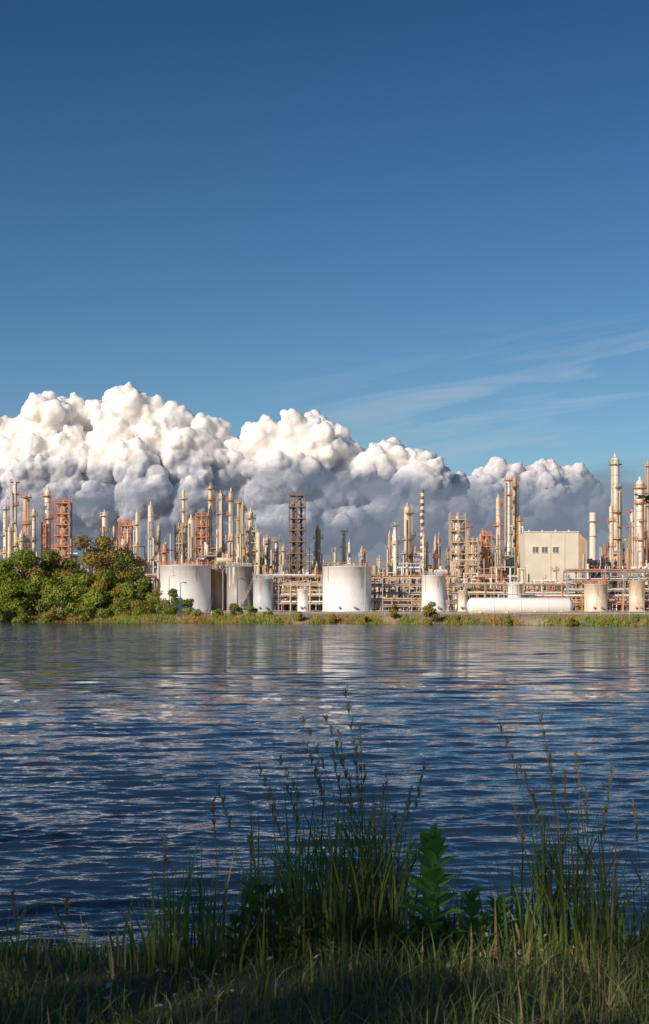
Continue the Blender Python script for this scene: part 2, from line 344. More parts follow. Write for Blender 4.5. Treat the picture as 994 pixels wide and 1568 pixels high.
TR=[(12,855,395,34,(.8,.05,.15,0)),(42,843,398,34,(.6,.2,.2,0)),(75,842,402,30,(.35,.15,.5,0)),(100,835,405,30,(.25,.25,.4,.1)),(138,818,400,36,(.2,.4,.1,.3)),(168,819,403,32,(.2,.4,.1,.3)),(196,842,400,28,(.2,.2,.55,.05)),(-25,852,396,38,(.6,.2,.2,0)),(-80,842,400,42,(.5,.2,.3,0)),(60,884,391,28,(.9,.1,.0,0)),(120,880,390,30,(.8,.15,.05,0)),(160,876,391,28,(.6,.25,.1,.05)),(20,890,390,28,(.95,.05,.0,0)),(218,886,388,20,(.5,.2,.3,0)),(95,898,389,24,(.85,.1,.05,0)),(195,893,388,24,(.65,.15,.2,0)),(145,903,387,22,(.95,.05,.0,0))]
for i,(px,py,D,Rp,wt) in enumerate(TR):
    x=X(px,D); z=gz_(x,D)-.2; H=Z(py,D)-z
    tree('broadleaf_tree',x,D,z,H,Rp*D/F,9000,.32,mats4,wt,50+i,low=.16 if py<860 else .1,nc=18)
BU=[(185,915,380,16,.5),(238,904,382,16,.3),(262,902,380,13,.3),(287,918,378,12,.3),(250,922,375,16,.2),(215,922,376,18,.3),(362,926,358,12,.2),(385,930,355,10,.4),(335,934,358,9,.3),(606,926,338,10,.4),(660,924,330,14,.6),(455,938,345,10,.5),(880,944,300,10,.5),(300,935,365,10,.3),(975,940,292,9,.3),(560,942,338,7,.6),(780,944,312,7,.6),(30,930,384,16,.2),(80,932,384,15,.2),(125,930,382,16,.3),(160,934,382,14,.3),(0,928,384,16,.2),(410,940,350,8,.5),(510,942,342,7,.5),(700,944,320,8,.6),(930,946,296,9,.6)]
for i,(px,py,D,Rp,yw) in enumerate(BU):
    x=X(px,D); z=gz_(x,D)-.1; H=max(1.2,(Z(py,D)-z)*1.05)
    tree('shrub',x,D,z,H,Rp*D/F,1800,.22,mats4,((1-yw)*.8,yw*.7,(1-yw)*.2,yw*.3),90+i,low=.08,nc=10)
def blades(P,H,W,r,bend=.35,seg=3,flat=None):
    n=len(P); a=r.uniform(0,2*math.pi,n); d=np.stack([np.cos(a),np.sin(a),np.zeros(n)],1)
    b=r.uniform(0,2*math.pi,n); wd=np.stack([np.cos(b),np.sin(b),np.zeros(n)],1); 
    bd=(np.abs(r.normal(size=n))*bend)[:,None]
    rows=[]
    for k in range(seg+1):
        t=k/seg; c=P+d*H[:,None]*bd*t**2+np.array([0,0,1])*(H[:,None]*(t-bd*.35*t**3))
        ww=W[:,None]*(1-t**1.6)*.5+.0002
        rows.append(c-wd*ww); rows.append(c+wd*ww)
    V=np.stack(rows,1).reshape(-1,3); o=np.arange(n)[:,None]*(2*(seg+1))
    Fs=np.concatenate([o+np.array([2*k,2*k+1,2*k+3,2*k+2]) for k in range(seg)],1).reshape(-1,4)
    return V,Fs,seg
r=np.random.default_rng(21)
n=34000; x=r.uniform(-130,120,n); s=np.abs(r.normal(size=n))*5+.2; s=np.minimum(s,14); y=shoreY(x)-2.2+s*1.0
dens=np.sin(x*.23)+np.sin(x*.61+2)+r.normal(size=n)*.6+ (x<-15)*1.2 + (s<3)*.8
kp=dens>-0.5; x=x[kp]; y=y[kp]; n=len(x)
P=np.stack([x,y,hgt(x,y)-.05],1)
V,Fs,sg=blades(P,r.uniform(.3,1.1,n)*np.where(r.random(n)<.1,1.7,1),r.uniform(.12,.3,n),r,.35,2)
mi=np.repeat(np.where(np.sin(x*.17+1)+.8*np.sin(x*.51)+r.normal(size=n)*.7<.1,0,np.where(r.random(n)<.65,1,3)),sg)
np_obj('shoreline_grass',V,Fs,mats4,mi)
# ---------------------------------------------------------------- plant
GZ=2.9
def column(px,top,wpx,D,mat='pale',base=905,plat='cream',np_=None,name='distillation_column',step=None):
    x=X(px,D); z1=Z(top,D); z0=GZ-.1; r=wpx*D/F/2*.85; mb=MB(); H=z1-z0
    st=random.uniform(.45,.7); r2=r*random.choice([1,1,.8,.7])
    zc=z0+H*st
    prof=[(r*1.12,0),(r*1.12,2.5),(r,3.2),(r,H*st-r*.4),(r2,H*st+r*.3),(r2,H-r2*1.1-.8),(r2*.86,H-r2*.6-.8),(r2*.5,H-r2*.22-.8),(0.02,H-.8)]
    mb.lathe((x,D,z0),prof,mat,16)
    mb.tube((x,D,z1-1.2),(x,D,z1),r2*.28,mat,8)
    k=z0+3
    while k<z1-1:
        if random.random()<.8:
            mb.ring((x,D,k),(r if k<zc else r2)*1.03+.03,.18,.12,random.choice([mat,plat,'grey']),16)
        k+=random.uniform(1.5,3)
    k=z0+random.uniform(4,7)
    while k<z1-.5:
        rr=(r if k<zc else r2); R=rr+random.uniform(.7,1.0); a0=random.uniform(0,6.28); a1=a0+random.uniform(2.2,6.0)
        pm=random.choice([plat,plat,'tan','grey','orange'])
        mb.ring((x,D,k),R,.2,R-rr*.98,pm,14,a0,a1)
        mb.ring((x,D,k+1.05),R,.08,.07,pm,14,a0,a1); mb.ring((x,D,k+.55),R,.06,.06,pm,14,a0,a1)
        for i in range(9):
            a=a0+(a1-a0)*i/8; mb.box((x+(R-.05)*math.cos(a),D+(R-.05)*math.sin(a),k+.6),(.07,.07,1.0),pm)
        for a in (a0+.4,a0+1.5): mb.tube((x+rr*.9*math.cos(a),D+rr*.9*math.sin(a),k-1.1),(x+R*math.cos(a),D+R*math.sin(a),k),.07,pm,4)
        k+=random.uniform(3.5,8.5)
    a=random.uniform(3.4,6.0); lx=x+(r+.35)*math.cos(a); ly=D+(r+.35)*math.sin(a)
    for q in(-.2,.2): mb.box((lx+q,ly,(z0+z1)/2),(.08,.08,H-1),plat)
    kk=z0+1
    while kk<z1-1: mb.box((lx,ly,kk),(.34,.06,.07),plat); kk+=.8
    for i in range(random.randint(1,3)):
        a=random.uniform(3.3,6.1); pr=random.uniform(.12,.28); px_=x+(r+pr+.25)*math.cos(a); py_=D+(r+pr+.25)*math.sin(a)
        zt=z0+H*random.uniform(.55,.98); pm=random.choice(['pale','galv','cream','tan','white'])
        mb.tube((px_,py_,z0),(px_,py_,zt),pr,pm,7); mb.tube((px_,py_,zt-pr),(x,D,zt-pr),pr,pm,7)
    return mb.obj(name)
def lattice(px0,px1,top,D,mat,dark=None,base=None,floors=4.0,name='steel_scaffold_tower',dep=None,th=.28,fill=True):
    x0,x1=X(px0,D),X(px1,D); z0=GZ-.1; z1=Z(top,D); dp=dep or (x1-x0); mb=MB(); y0,y1=D,D+dp
    nb=2 if (x1-x0)<7 else int((x1-x0)/3.5)+1
    xs_=[x0+(x1-x0)*i/(nb) for i in range(nb+1)] if nb>1 else [x0,x1]
    for yy_ in(y0,y1):
        for q in xs_: mb.box((q,yy_,(z0+z1)/2),(th,th,z1-z0),mat)
    k=z0+floors; lv=0
    while k<z1+.1:
        for yy_ in(y0,y1):
            mb.box(((x0+x1)/2,yy_-.16,k),(x1-x0+.5,th*.9,th*1.2),mat)
            mb.box(((x0+x1)/2,yy_-.2,k+1.1),(x1-x0+.3,.09,.1),mat)
        for q in xs_: mb.box((q+.16,(y0+y1)/2,k-.02),(th*.8,dp,th),mat)
        if fill: mb.box(((x0+x1)/2,(y0+y1)/2,k+.2),(x1-x0,dp,.1),dark or mat)
        for j in range(len(xs_)-1):
            a,b=xs_[j],xs_[j+1]
            if (lv+j)%2: a,b=b,a
            mb.tube((a,y0-.1,k-floors),(b,y0-.1,k),.11,mat,4)
            mb.tube((b,y1,k-floors),(a,y1,k),.11,mat,4)
        a,b=(x0+.4,x1-.4) if lv%2 else (x1-.4,x0+.4)
        mb.tube((a,y0+dp*.4,k-floors),(b,y0+dp*.4,k),.22,dark or mat,4)
        k+=floors; lv+=1
    return mb,x0,x1,y0,y1,z1
def tank(px0,px1,top,D,mat,roof=None,base=GZ,rail='orange',stair=False,name='storage_tank',rust=3):
    x=(X(px0,D)+X(px1,D))/2; r=(X(px1,D)-X(px0,D))/2; z1=Z(top,D); mb=MB(); H=z1-base; y=D+r
    n=64
    mb.lathe((x,y,base),[(r+.15,-.3),(r+.15,.15),(r,.16),(r,H),(r+.08,H+.02),(r+.08,H+.14),(r,H+.15),(r*.5,H+.15+r*.05),(.01,H+.15+r*.09)],mat,n)
    k=2.2
    while k<H-.5: mb.ring((x,y,base+k),r+.02,.04,.02,mat,n); k+=2.2
    R=r-.1
    for i in range(rust):
        a=random.uniform(3.7,5.6); hh=random.uniform(.15,.5)*H; mb.ring((x,y,z1-hh-.1),r+.03,hh,.02,random.choice(['tan','tan','pale']),2,a,a+random.uniform(.12,.35)/r)
    if r>2.5:
        for hh,t in((1.05,.1),(.55,.06)): mb.ring((x,y,z1+.1+hh),R,t,t,rail,48)
        for i in range(40):
            a=2*math.pi*i/40; mb.box((x+(R-.04)*math.cos(a),y+(R-.04)*math.sin(a),z1+.6),(.09,.09,1.1),rail)
        a0=4.6 if stair else random.uniform(-.6,-.2); a1=a0+min(1.9,H*1.2/r)
        pr=None
        for i in range(31):
            t=i/30; a=a0+(a1-a0)*t; q=(x+(r+.55)*math.cos(a),y+(r+.55)*math.sin(a),base+H*t)
            mb.box(q,(.55,.5,.07),'grey')
            if pr:
                mb.tube(pr,q,.09,'galv',4); mb.tube((pr[0],pr[1],pr[2]+1.1),(q[0],q[1],q[2]+1.1),.05,'galv',4)
            if i%3==0: mb.box((q[0],q[1],q[2]+.55),(.05,.05,1.1),'galv')
            pr=q
    for a in(4.4,5.0): 
        c=(x+r*math.cos(a),y+r*math.sin(a),base+1.1); e=(x+(r+.7)*math.cos(a),y+(r+.7)*math.sin(a),base+1.1)
        mb.tube(c,e,.32,'grey',10)
    mb.tube((x+r*.3,y,z1),(x+r*.3,y,z1+1.1),.25,'galv',8); mb.tube((x-r*.5,y-r*.3,z1),(x-r*.5,y-r*.3,z1+.9),.2,'galv',8)
    return mb.obj(name)
COL=[(8,770,7,450,'pale'),(23,733,9,470,'pale'),(15,802,9,440,'cream'),(40,757,11,445,'tan'),(52,775,9,460,'cream'),(73,745,11,450,'pale'),(33,812,8,430,'white'),
(160,780,8,450,'pale'),(175,802,7,455,'cream'),(210,780,8,450,'cream'),(231,768,10,445,'pale'),(243,800,7,460,'cream'),(252,828,7,430,'tan'),
(281,746,8,470,'cream'),(293,788,11,440,'pale'),(322,740,7,480,'cream'),(338,750,9,470,'tan'),(354,747,10,440,'pale'),(366,765,9,460,'cream'),(372,768,6,450,'pale'),(384,778,9,455,'cream'),
(395,810,8,440,'cream'),(409,818,9,445,'tan'),(423,826,9,450,'pale'),(434,832,6,440,'cream'),(487,803,9,450,'tan'),(527,812,7,460,'cream'),(535,826,6,455,'pale'),
(597,812,6,450,'cream'),(605,800,9,445,'pale'),(624,770,12,460,'cream'),(763,757,11,450,'cream'),(779,730,10,470,'pale'),(788,724,10,475,'tan'),(796,790,6,450,'cream'),
(942,695,14,460,'pale'),(936,770,7,450,'cream'),(980,730,15,440,'pale'),(968,780,6,450,'cream'),(992,702,9,490,'tan'),(1010,745,12,450,'pale'),(1040,760,12,450,'cream'),(-30,760,12,450,'pale'),(-60,745,10,470,'tan'),
(850,862,7,430,'cream'),(667,842,7,445,'pale'),(581,850,7,430,'cream')]
for c in COL: column(c[0],c[1],c[2]*1.05,c[3],c[4],plat=random.choice(['cream','yellow','tan','orange','orange']) )
rs=random.Random(404)
for i in range(46):
    px=rs.uniform(110,995)
    if 440<px<600: t=rs.uniform(835,862)
    elif 798<px<892: continue
    else: t=rs.uniform(800,850)
    column(px,t,rs.uniform(4,6.5),rs.uniform(425,490),rs.choice(['pale','cream','cream','tan','white','pale']),plat=rs.choice(['cream','yellow','orange','tan']),name='process_vessel')
mb=MB(); D=450; x=X(646.5,D); z0=GZ; z1=Z(752,D); r=.62
mb.lathe((x,D,z0),[(r*1.4,0),(r*1.1,12),(r,20),(r,z1-z0),(r*.8,z1-z0)],'pale',14)
k=z0+8; i=0
while k<z1:
    mb.lathe((x,D,k),[(r*1.02,0),(r*1.06,.03),(r*1.06,1.0),(r*1.02,1.05)],'brown',14); 
    k+=2.1
for t in range(120):
    a=t*.35; kk=z0+14+(z1-z0-15)*t/120; a2=(t+1)*.35; k2=z0+14+(z1-z0-15)*(t+1)/120
    mb.tube((x+r*1.15*math.cos(a),D+r*1.15*math.sin(a),kk),(x+r*1.15*math.cos(a2),D+r*1.15*math.sin(a2),k2),.1,'brown',4)
mb.obj('flue_stack')
mb=MB(); D=470; x=X(908,D); z1=Z(785,D)
mb.lathe((x,D,GZ),[(1.2,0),(1.1,z1-GZ),(.9,z1-GZ+.02),(.85,z1-GZ-1)],'pale',18); mb.ring((x,D,z1-3),1.9,.2,.7,'galv',16); mb.ring((x,D,z1-8),1.3,.3,.2,'tan',16); mb.obj('chimney')
for (a,b,t,D,mt,dk) in [(84,106,760,445,'orange','brown'),(182,200,793,450,'orange','brown'),(300,317,786,455,'orange','brown'),(443,467,758,440,'brown','dark'),(690,713,784,445,'tan','brown'),(268,279,800,452,'tan','tan'),(716,732,822,440,'tan','cream'),(738,752,812,446,'orange','brown'),(376,392,800,446,'cream','tan'),(64,70,800,448,'orange','brown')]:
    m_=lattice(a,b,t,D,mt,dk,floors=3.4 if mt=='orange' else 3.6); mb=m_[0]
    x0,x1,y0,y1,z1=m_[1:]
    if mt!='brown':
        mb.lathe(((x0+x1)/2,(y0+y1)/2,GZ),[((x1-x0)*.28,0),((x1-x0)*.28,z1-GZ-3),((x1-x0)*.15,z1-GZ-1.5),(0.02,z1-GZ-1)],'tan' if mt=='orange' else 'pale',14)
    else:
        for q in range(5):
            xx=x0+random.uniform(.6,x1-x0-.6); mb.tube((xx,y0+1+q*.6,GZ),(xx,y0+1+q*.6,z1-random.uniform(.5,6)),.25,'dark',7)
    mb.obj('steel_stair_tower')
PM=['cream','pale','tan','galv','grey','white','cream','pale','brown','grey','tan','white','orange','galv']
def drum(mb,x,y,z,L,r,mat):
    mb.lathe((x-L/2,y,z),[(.01,-r*.55),(r*.6,-r*.42),(r*.92,-r*.15),(r,0),(r,L),(r*.92,L+r*.15),(r*.6,L+r*.42),(.01,L+r*.55)],mat,14,'x')
    for q in(-.3,.3): mb.box((x+q*L,y,z-r*1.1),(.4,r*1.5,r*1.1),'grey')
    mb.tube((x,y,z+r),(x,y,z+r+1),.15,mat,6)
def unit(x0,x1,y0,y1,H,seed,dense=1.0,name='process_unit'):
    random.seed(seed); mb=MB(); g=GZ-.1; W=x1-x0
    sm=random.choice(['tan','brown','grey','orange','tan','cream','grey','orange'])
    lv=[z for z in np.arange(g+3.2,g+H,3.6)]
    nx=max(1,int(W/5)); px_=[x0+W*i/nx for i in range(nx+1)]
    tops=[]
    for q in px_:
        h=H*random.uniform(.55,1.0); tops.append(h)
        for yy_ in(y0,(y0+y1)/2,y1): mb.box((q,yy_,g+h/2),(.3,.3,h),sm)
    for k in lv:
        for j in range(nx):
            h=min(tops[j],tops[j+1])
            if k-g>h+1: continue
            a,b=px_[j],px_[j+1]
            for yy_ in(y0,y1): mb.box(((a+b)/2,yy_-.02,k),(b-a,.25,.32),sm)
            if random.random()<.6: mb.box(((a+b)/2,(y0+y1)/2,k+.22),(b-a,y1-y0,.08),random.choice(['grey','brown','tan']))
            if random.random()<.6:
                rm=random.choice(['yellow','cream','galv','orange'])
                mb.box(((a+b)/2,y0-.25,k+1.2),(b-a,.07,.09),rm); mb.box(((a+b)/2,y0-.25,k+.7),(b-a,.06,.06),rm)
                for q in range(4): mb.box((a+(b-a)*(q+.5)/4,y0-.25,k+.7),(.07,.07,1),rm)
            if random.random()<.35: mb.tube((a,y0,k-3.4),(b,y0,k),.11,sm,4)
            rr=random.random()
            if rr<.35: drum(mb,(a+b)/2,random.uniform(y0+1,y1-1),k+1.4,(b-a)*.55,random.uniform(.5,.95),random.choice(PM))
            elif rr<.55:
                q=random.uniform(a+.6,b-.6); R=random.uniform(.4,.8); hh=random.uniform(1.6,3.2); yy_=random.uniform(y0+.6,y1-1)
                mb.lathe((q,yy_,k+.2),[(R,0),(R,hh),(R*.7,hh+R*.4),(.01,hh+R*.6)],random.choice(PM),12)
            elif rr<.7: mb.box((random.uniform(a+1,b-1),random.uniform(y0+1,y1-1),k+1),(random.uniform(1,2.4),1.5,random.uniform(1,1.8)),random.choice(PM))
    npp=int(W*2.1*dense)
    for i in range(npp):
        r=random.choice([.1,.14,.18,.25,.35]); m_=random.choice(PM); p=Vector((random.uniform(x0,x1),random.uniform(y0-1,y1),g+random.uniform(0,H*.7)))
        for s in range(random.randint(2,5)):
            ax=random.choice([0,0,2,2,1]); q=p.copy()
            q[ax]+=random.choice([-1,1])*random.uniform(1.5,[9,3,7][ax])
            q[0]=min(max(q[0],x0-1),x1+1); q[2]=min(max(q[2],g+.3),g+H*.95); q[1]=min(max(q[1],y0-1.5),y1)
            if (q-p).length<.5: continue
            mb.tube(p,q,r,m_,7); mb.tube(q-Vector((0,0,r)),q+Vector((0,0,r)),r*1.15,m_,7); p=q
    for i in range(int(W*.4*dense)):
        q=random.uniform(x0,x1); h=random.uniform(.5,1.18)*H; mb.tube((q,y0+random.uniform(0,4),g),(q,y0+2,g+h),random.choice([.1,.16,.3,.45]),random.choice(PM),7)
    mb.obj(name)
envc=[(-40,812),(0,822),(110,832),(150,836),(210,836),(240,826),(290,828),(330,812),(390,816),(440,830),(445,846),(600,846),(610,828),(690,830),(695,812),(755,810),(760,834),(800,845),(805,866),(888,866),(893,825),(960,816),(1040,816)]
def etop(px): return float(np.interp(px,[e[0] for e in envc],[e[1] for e in envc]))
sd=100
for row,(D,frac) in enumerate([(478,1.0),(450,.95),(424,.76)]):
    px=-40 if row<2 else 200
    while px<1040:
        wp=random.uniform(26,48); 
        tp=etop(px+wp/2)+random.uniform(-8,10); H=(Z(tp,D)-GZ)*frac*random.uniform(.85,1.05)
        sd+=1; st=random.getstate(); unit(X(px,D),X(px+wp,D),D,D+9,max(5,H),sd); random.setstate(st)
        px+=wp+random.uniform(-2,3)
def rack(pa,pb,D,levels,seed,name='pipe_rack',sm='tan'):
    random.seed(seed); mb=MB(); x0,x1=X(pa,D),X(pb,D); g=GZ-.1; top=levels[-1]
    x=x0
    while x<=x1+.1:
        for yy_ in(D,D+5): mb.box((x,yy_,g+(top+.6)/2),(.3,.3,top+.6),sm)
        for l in levels: mb.box((x,D+2.5,g+l),(.28,5.6,.3),sm)
        x+=5.5
    for l in levels:
        for yy_ in(D-.17,D+5.17): mb.box(((x0+x1)/2,yy_,g+l-.1),(x1-x0,.14,.24),sm)
        yy_=D+.4
        while yy_<D+4.8:
            r=random.choice([.1,.15,.2,.28]); a=x0 if random.random()<.7 else random.uniform(x0,x1-3); b=x1 if random.random()<.7 else random.uniform(a+2,x1)
            m_=random.choice(PM); mb.tube((a,yy_,g+l+.16+r),(b,yy_,g+l+.16+r),r,m_,8)
            for q in range(random.randint(0,2)):
                xq=random.uniform(a,b); zz=g+l+.16+r; mb.tube((xq,yy_,zz),(xq,yy_,g+random.choice([.4,top+1.5,2])),r*.9,m_,7)
            yy_+=2*r+.25
    mb.obj(name)
rack(318,500,412,[3.2,5.8,8.2,10.2],11,sm='tan')
rack(415,495,402,[2.4,4.6,7.6],12,sm='cream')
rack(568,700,406,[2.6,5,7.4,9.8],13,sm='cream')
rack(684,900,408,[2.8,5.2,7.8],14,sm='tan')
rack(868,1030,404,[3,6,9,11.5],15,sm='grey')
rack(570,650,396,[1.6,3.2],16,sm='tan')
rack(800,1000,392,[2.2,4.2],17,sm='orange')
random.seed(77)
tank(240,320,866,398,'white',rail='orange',rust=6)
tank(320,345,871,410,'tan',rail='cream')
tank(346,385,868,402,'grey',rail='galv',stair=True)
tank(387,418,887,398,'bluegrey',rail='galv')
tank(456,472,903,390,'white')
tank(494,570,868,388,'white',rail='orange')
tank(647,684,882,388,'white',rail='grey')
tank(779,802,895,385,'white',rail='grey')
tank(702,717,905,380,'pale')
tank(898,934,895,388,'pale',rail='orange'); tank(966,990,890,384,'cream',rail='orange'); tank(1005,1045,880,380,'white')
# bullet
mb=MB(); D=352; x0,x1=X(716,D),X(880,D); r=(X(1,D)-X(0,D))*13.0; zc=Z(928,D); L=x1-x0
bz=float(hgt(np.array((x0+x1)/2),np.array(D+r)))
mb.lathe((x0+r*.6,D+r,zc),[(.01,-r*.6),(r*.35,-r*.56),(r*.7,-r*.42),(r*.93,-r*.2),(r,0),(r,L-1.2*r),(r*.93,L-r),(r*.7,L-.78*r),(r*.35,L-.64*r),(.01,L-.6*r)],'white',40,'x')
for q in(.12,.37,.63,.88): mb.box((x0+L*q,D+r,(zc-r*.5+bz)/2-.1),(.6,r*1.7,zc-r*.5-bz+.4),'pale')
for q in(.25,.5,.75): mb.lathe((x0+L*q,D+r,zc),[(r+.01,-.1),(r+.05,-.08),(r+.05,.08),(r+.01,.1)],'white',40,'x')
mb.tube((x0+L*.3,D+r,zc+r),(x0+L*.3,D+r,zc+r+1),.25,'galv',8); mb.tube((x0+L*.3,D+r,zc+r+.8),(x0+L*.9,D+r,zc+r+.8),.12,'galv',6)
mb.box((x0+L*.96,D+r*.3,zc+r*.2),(.1,.1,r*2),'grey'); mb.obj('horizontal_pressure_vessel')
# building
mb=MB(); D=436; x0,x1=X(804,D),X(886,D); z1=Z(815,D); z0=GZ-.1; W=x1-x0; dp=14
m,nt,b=new_mat('corrugated_cladding'); g=N(nt,'ShaderNodeNewGeometry'); wv=N(nt,'ShaderNodeTexWave'); wv.inputs['Scale'].default_value=2.4; wv.inputs['Distortion'].default_value=0
nt.links.new(g.outputs['Position'],wv.inputs['Vector']); bp=N(nt,'ShaderNodeBump'); bp.inputs['Distance'].default_value=.02; nt.links.new(wv.outputs[1],bp.inputs['Height']); nt.links.new(bp.outputs[0],b.inputs['Normal'])
no=N(nt,'ShaderNodeTexNoise'); no.inputs['Scale'].default_value=.25; no.inputs['Detail'].default_value=6; nt.links.new(g.outputs['Position'],no.inputs['Vector'])
rr=N(nt,'ShaderNodeValToRGB'); rr.color_ramp.elements[0].position=.35; rr.color_ramp.elements[1].position=.7; rr.color_ramp.elements[0].color=(.76,.70,.60,1); rr.color_ramp.elements[1].color=(.68,.60,.49,1)
nt.links.new(no.outputs[0],rr.inputs[0]); nt.links.new(rr.outputs[0],b.inputs['Base Color']); b.inputs['Roughness'].default_value=.6
M['wall']=m; ORDER.append('wall')
mb.box(((x0+x1)/2,D+dp/2,(z0+z1)/2),(W,dp,z1-z0),'wall')
mb._add([(x1,D,z0),(x1+2.6,D+.1,z0),(x1+2.6,D+.1,z1-2.6),(x1,D,z1),(x1,D+dp,z0),(x1+2.6,D+dp,z0),(x1+2.6,D+dp,z1-2.6),(x1,D+dp,z1)],[(0,1,2,3),(5,4,7,6),(3,2,6,7),(1,5,6,2)],'tan')
mb.box(((x0+x1)/2,D-.06,z1+.12),(W+.4,.3,.35),'pale'); mb.box(((x0+x1)/2,D+dp/2,z1+.06),(W+.2,dp,.12),'pale')
for q in(820,834,851): 
    xx=X(q,D); zz=Z(842,D); mb.box((xx,D-.04,zz),(1.7,.12,1.7),'glass'); mb.box((xx,D-.1,zz+.95),(2.1,.16,.16),'pale'); mb.box((xx,D-.1,zz-.95),(2.1,.2,.16),'pale'); mb.box((xx,D-.11,zz),(.1,.1,1.7),'pale')
for q in(812,845,868): mb.box((X(q,D),D-.05,GZ+1.6),(2.6,.14,3.2),'grey')
for q in(.48,.74): mb.box((x0+W*q,D-.05,(z0+z1)/2+1),(.16,.1,z1-z0-3),'cream')
for q in range(4): mb.tube((x0+W*(q+.5)/4,D+5,z1),(x0+W*(q+.5)/4,D+5,z1+1.0),.4,'galv',8)
mb.obj('industrial_building')
for px in (262,430,505,590,690,715,870,925,955,345,560,760):
    D=random.uniform(384,400); mb=MB(); x=X(px+random.uniform(-4,4),D); h=random.uniform(8,13)
    mb.tube((x,D,GZ-.1),(x,D,GZ+h),.14,'galv',7,.08); mb.tube((x,D,GZ+h),(x+1.2,D,GZ+h+.2),.06,'galv',5); mb.box((x+1.3,D,GZ+h+.15),(.7,.3,.18),'grey'); mb.obj('light_pole')
mb=MB(); x=-30
pts=[]
while x<85: pts.append((x,float(shoreY(np.array(x)))+22)); x+=3
for i,(a,b_) in enumerate(pts):
    z=gz_(a,b_); mb.box((a,b_,z+.6),(.1,.1,1.2),'galv')
    if i:
        p=pts[i-1]; zp=gz_(*p)
        for hh in(.6,1.15): mb.tube((p[0],p[1],zp+hh),(a,b_,z+hh),.04,'galv',4)
mb.obj('perimeter_fence')
# ---------------------------------------------------------------- foreground bank vegetation
G1=leaf_mat('grass_green',(0.13,0.20,0.04),(0.22,0.30,0.065),6,.42)
G2=leaf_mat('grass_straw',(0.28,0.23,0.11),(0.42,0.33,0.17),6,.4)
G3=leaf_mat('grass_dark',(0.05,0.085,0.022),(0.10,0.15,0.036),6,.4)
LEAF=leaf_mat('broad_leaf_green',(0.12,0.29,0.05),(0.21,0.42,0.08),14,.45)
r=np.random.default_rng(33)
n=46000; x=r.uniform(-4,4,n); y=r.uniform(2.6,8.5,n)
P=np.stack([x,y,hgt(x,y)-.01],1)
patch=.5+.5*np.sin(x*3.1+np.sin(y*2.3))*np.sin(y*2.7+x)
Hh=(r.uniform(.06,.2,n)*(0.7+.7*patch)+.04*(x>.6))*np.where(y>5.7,.6,1)
V,Fs,sg=blades(P,Hh,r.uniform(.003,.009,n),r,.6,3)
mi=np.repeat(np.where(r.random(n)<.10+.2*(x>.5),1,np.where(r.random(n)<.35,0,2)),sg)
np_obj('bank_grass',V,Fs,[G1,G2,G3],mi)
def clump(name,px,D,n,toppx,spread,w=.0125,bend=.3,mats=(G1,G2,G3),p=(.70,.14,.16),seed=1):
    r=np.random.default_rng(seed); n=int(n*.85); cx=X(px,D); x=cx+r.normal(size=n)*spread; y=D+r.normal(size=n)*.12
    z=hgt(x,y); hmax=Z(toppx,D)-z; H=hmax*(.35+.8*r.random(n))
    V,Fs,sg=blades(np.stack([x,y,z],1),H,r.uniform(.6,1.25,n)*w,r,bend,6)
    np_obj(name,V,Fs,list(mats),np.repeat(r.choice(3,size=n,p=p),sg))
CL=[(262,6.1,60,1305,.05),(240,6.1,30,1315,.05),(315,6.2,50,1290,.05),(345,6.0,30,1325,.08),(385,6.1,40,1300,.06),(440,6.2,70,1215,.07),(470,6.1,60,1195,.06),(500,6.0,60,1235,.08),(548,6.1,90,1185,.07),(590,6.2,80,1220,.07),(620,6.1,40,1255,.05),(800,6.1,34,1265,.05),(850,6.2,60,1225,.05),(885,6.1,60,1225,.06),(925,6.2,46,1250,.05),(985,6.1,25,1335,.06),(180,6.1,25,1370,.06),(20,6.1,30,1385,.08),(95,6.2,25,1385,.1),(700,6.1,30,1335,.08),(760,6.1,30,1350,.08),(-60,6.1,60,1330,.12),(1060,6.1,60,1300,.12)]
for i,c in enumerate(CL): clump('tall_grass_clump',*c,seed=200+i)
def stalks(name,items,seed):
    rr=random.Random(seed); V=[];Fc=[];mi=[]
    def tri(p,q,wd,k):
        p=Vector(p);q=Vector(q); d=(q-p); s=Vector((1,0.3,0)).normalized()*wd; s2=Vector((-.3,1,0)).normalized()*wd
        for ss in(s,s2):
            o=len(V); V.extend([tuple(p-ss),tuple(p+ss),tuple(q+ss*.8),tuple(q-ss*.8)]); Fc.append((o,o+1,o+2,o+3)); mi.append(k)
    for(px,py,dx) in items:
        D=6.1+rr.uniform(-.15,.2); xt=X(px,D); zt=Z(py,D); xb=xt+dx*D/F; zb=gz_(xb,D); pr=None
        for k in range(15):
            t=k/14; c=(xb+(xt-xb)*t**2.0,D+.05*t,zb+(zt-zb)*(t**.92)); 
            if pr: tri(pr,c,.0032*(1.25-t),1 if rr.random()<.6 else 0)
            if t>.74:
                for j in range(8):
                    dv=Vector((rr.uniform(-1,1)*.016+(xt-xb)*.03,rr.uniform(-1,1)*.01,.022)); c2=Vector(c)+Vector((0,0,rr.uniform(-.02,.02)))
                    tri(c2,c2+dv,.0023,1)
            pr=c
        for j in range(3):
            t=rr.uniform(.15,.55); c=Vector((xb+(xt-xb)*t**2,D,zb+(zt-zb)*t)); sgn=rr.choice([-1,1])
            c1=c+Vector((sgn*.05,0,.11)); c2=c1+Vector((sgn*.09,0,.03)); tri(c,c1,.004,0); tri(c1,c2,.003,0)
    np_obj(name,np.array(V),Fc,[G1,G2],mi)
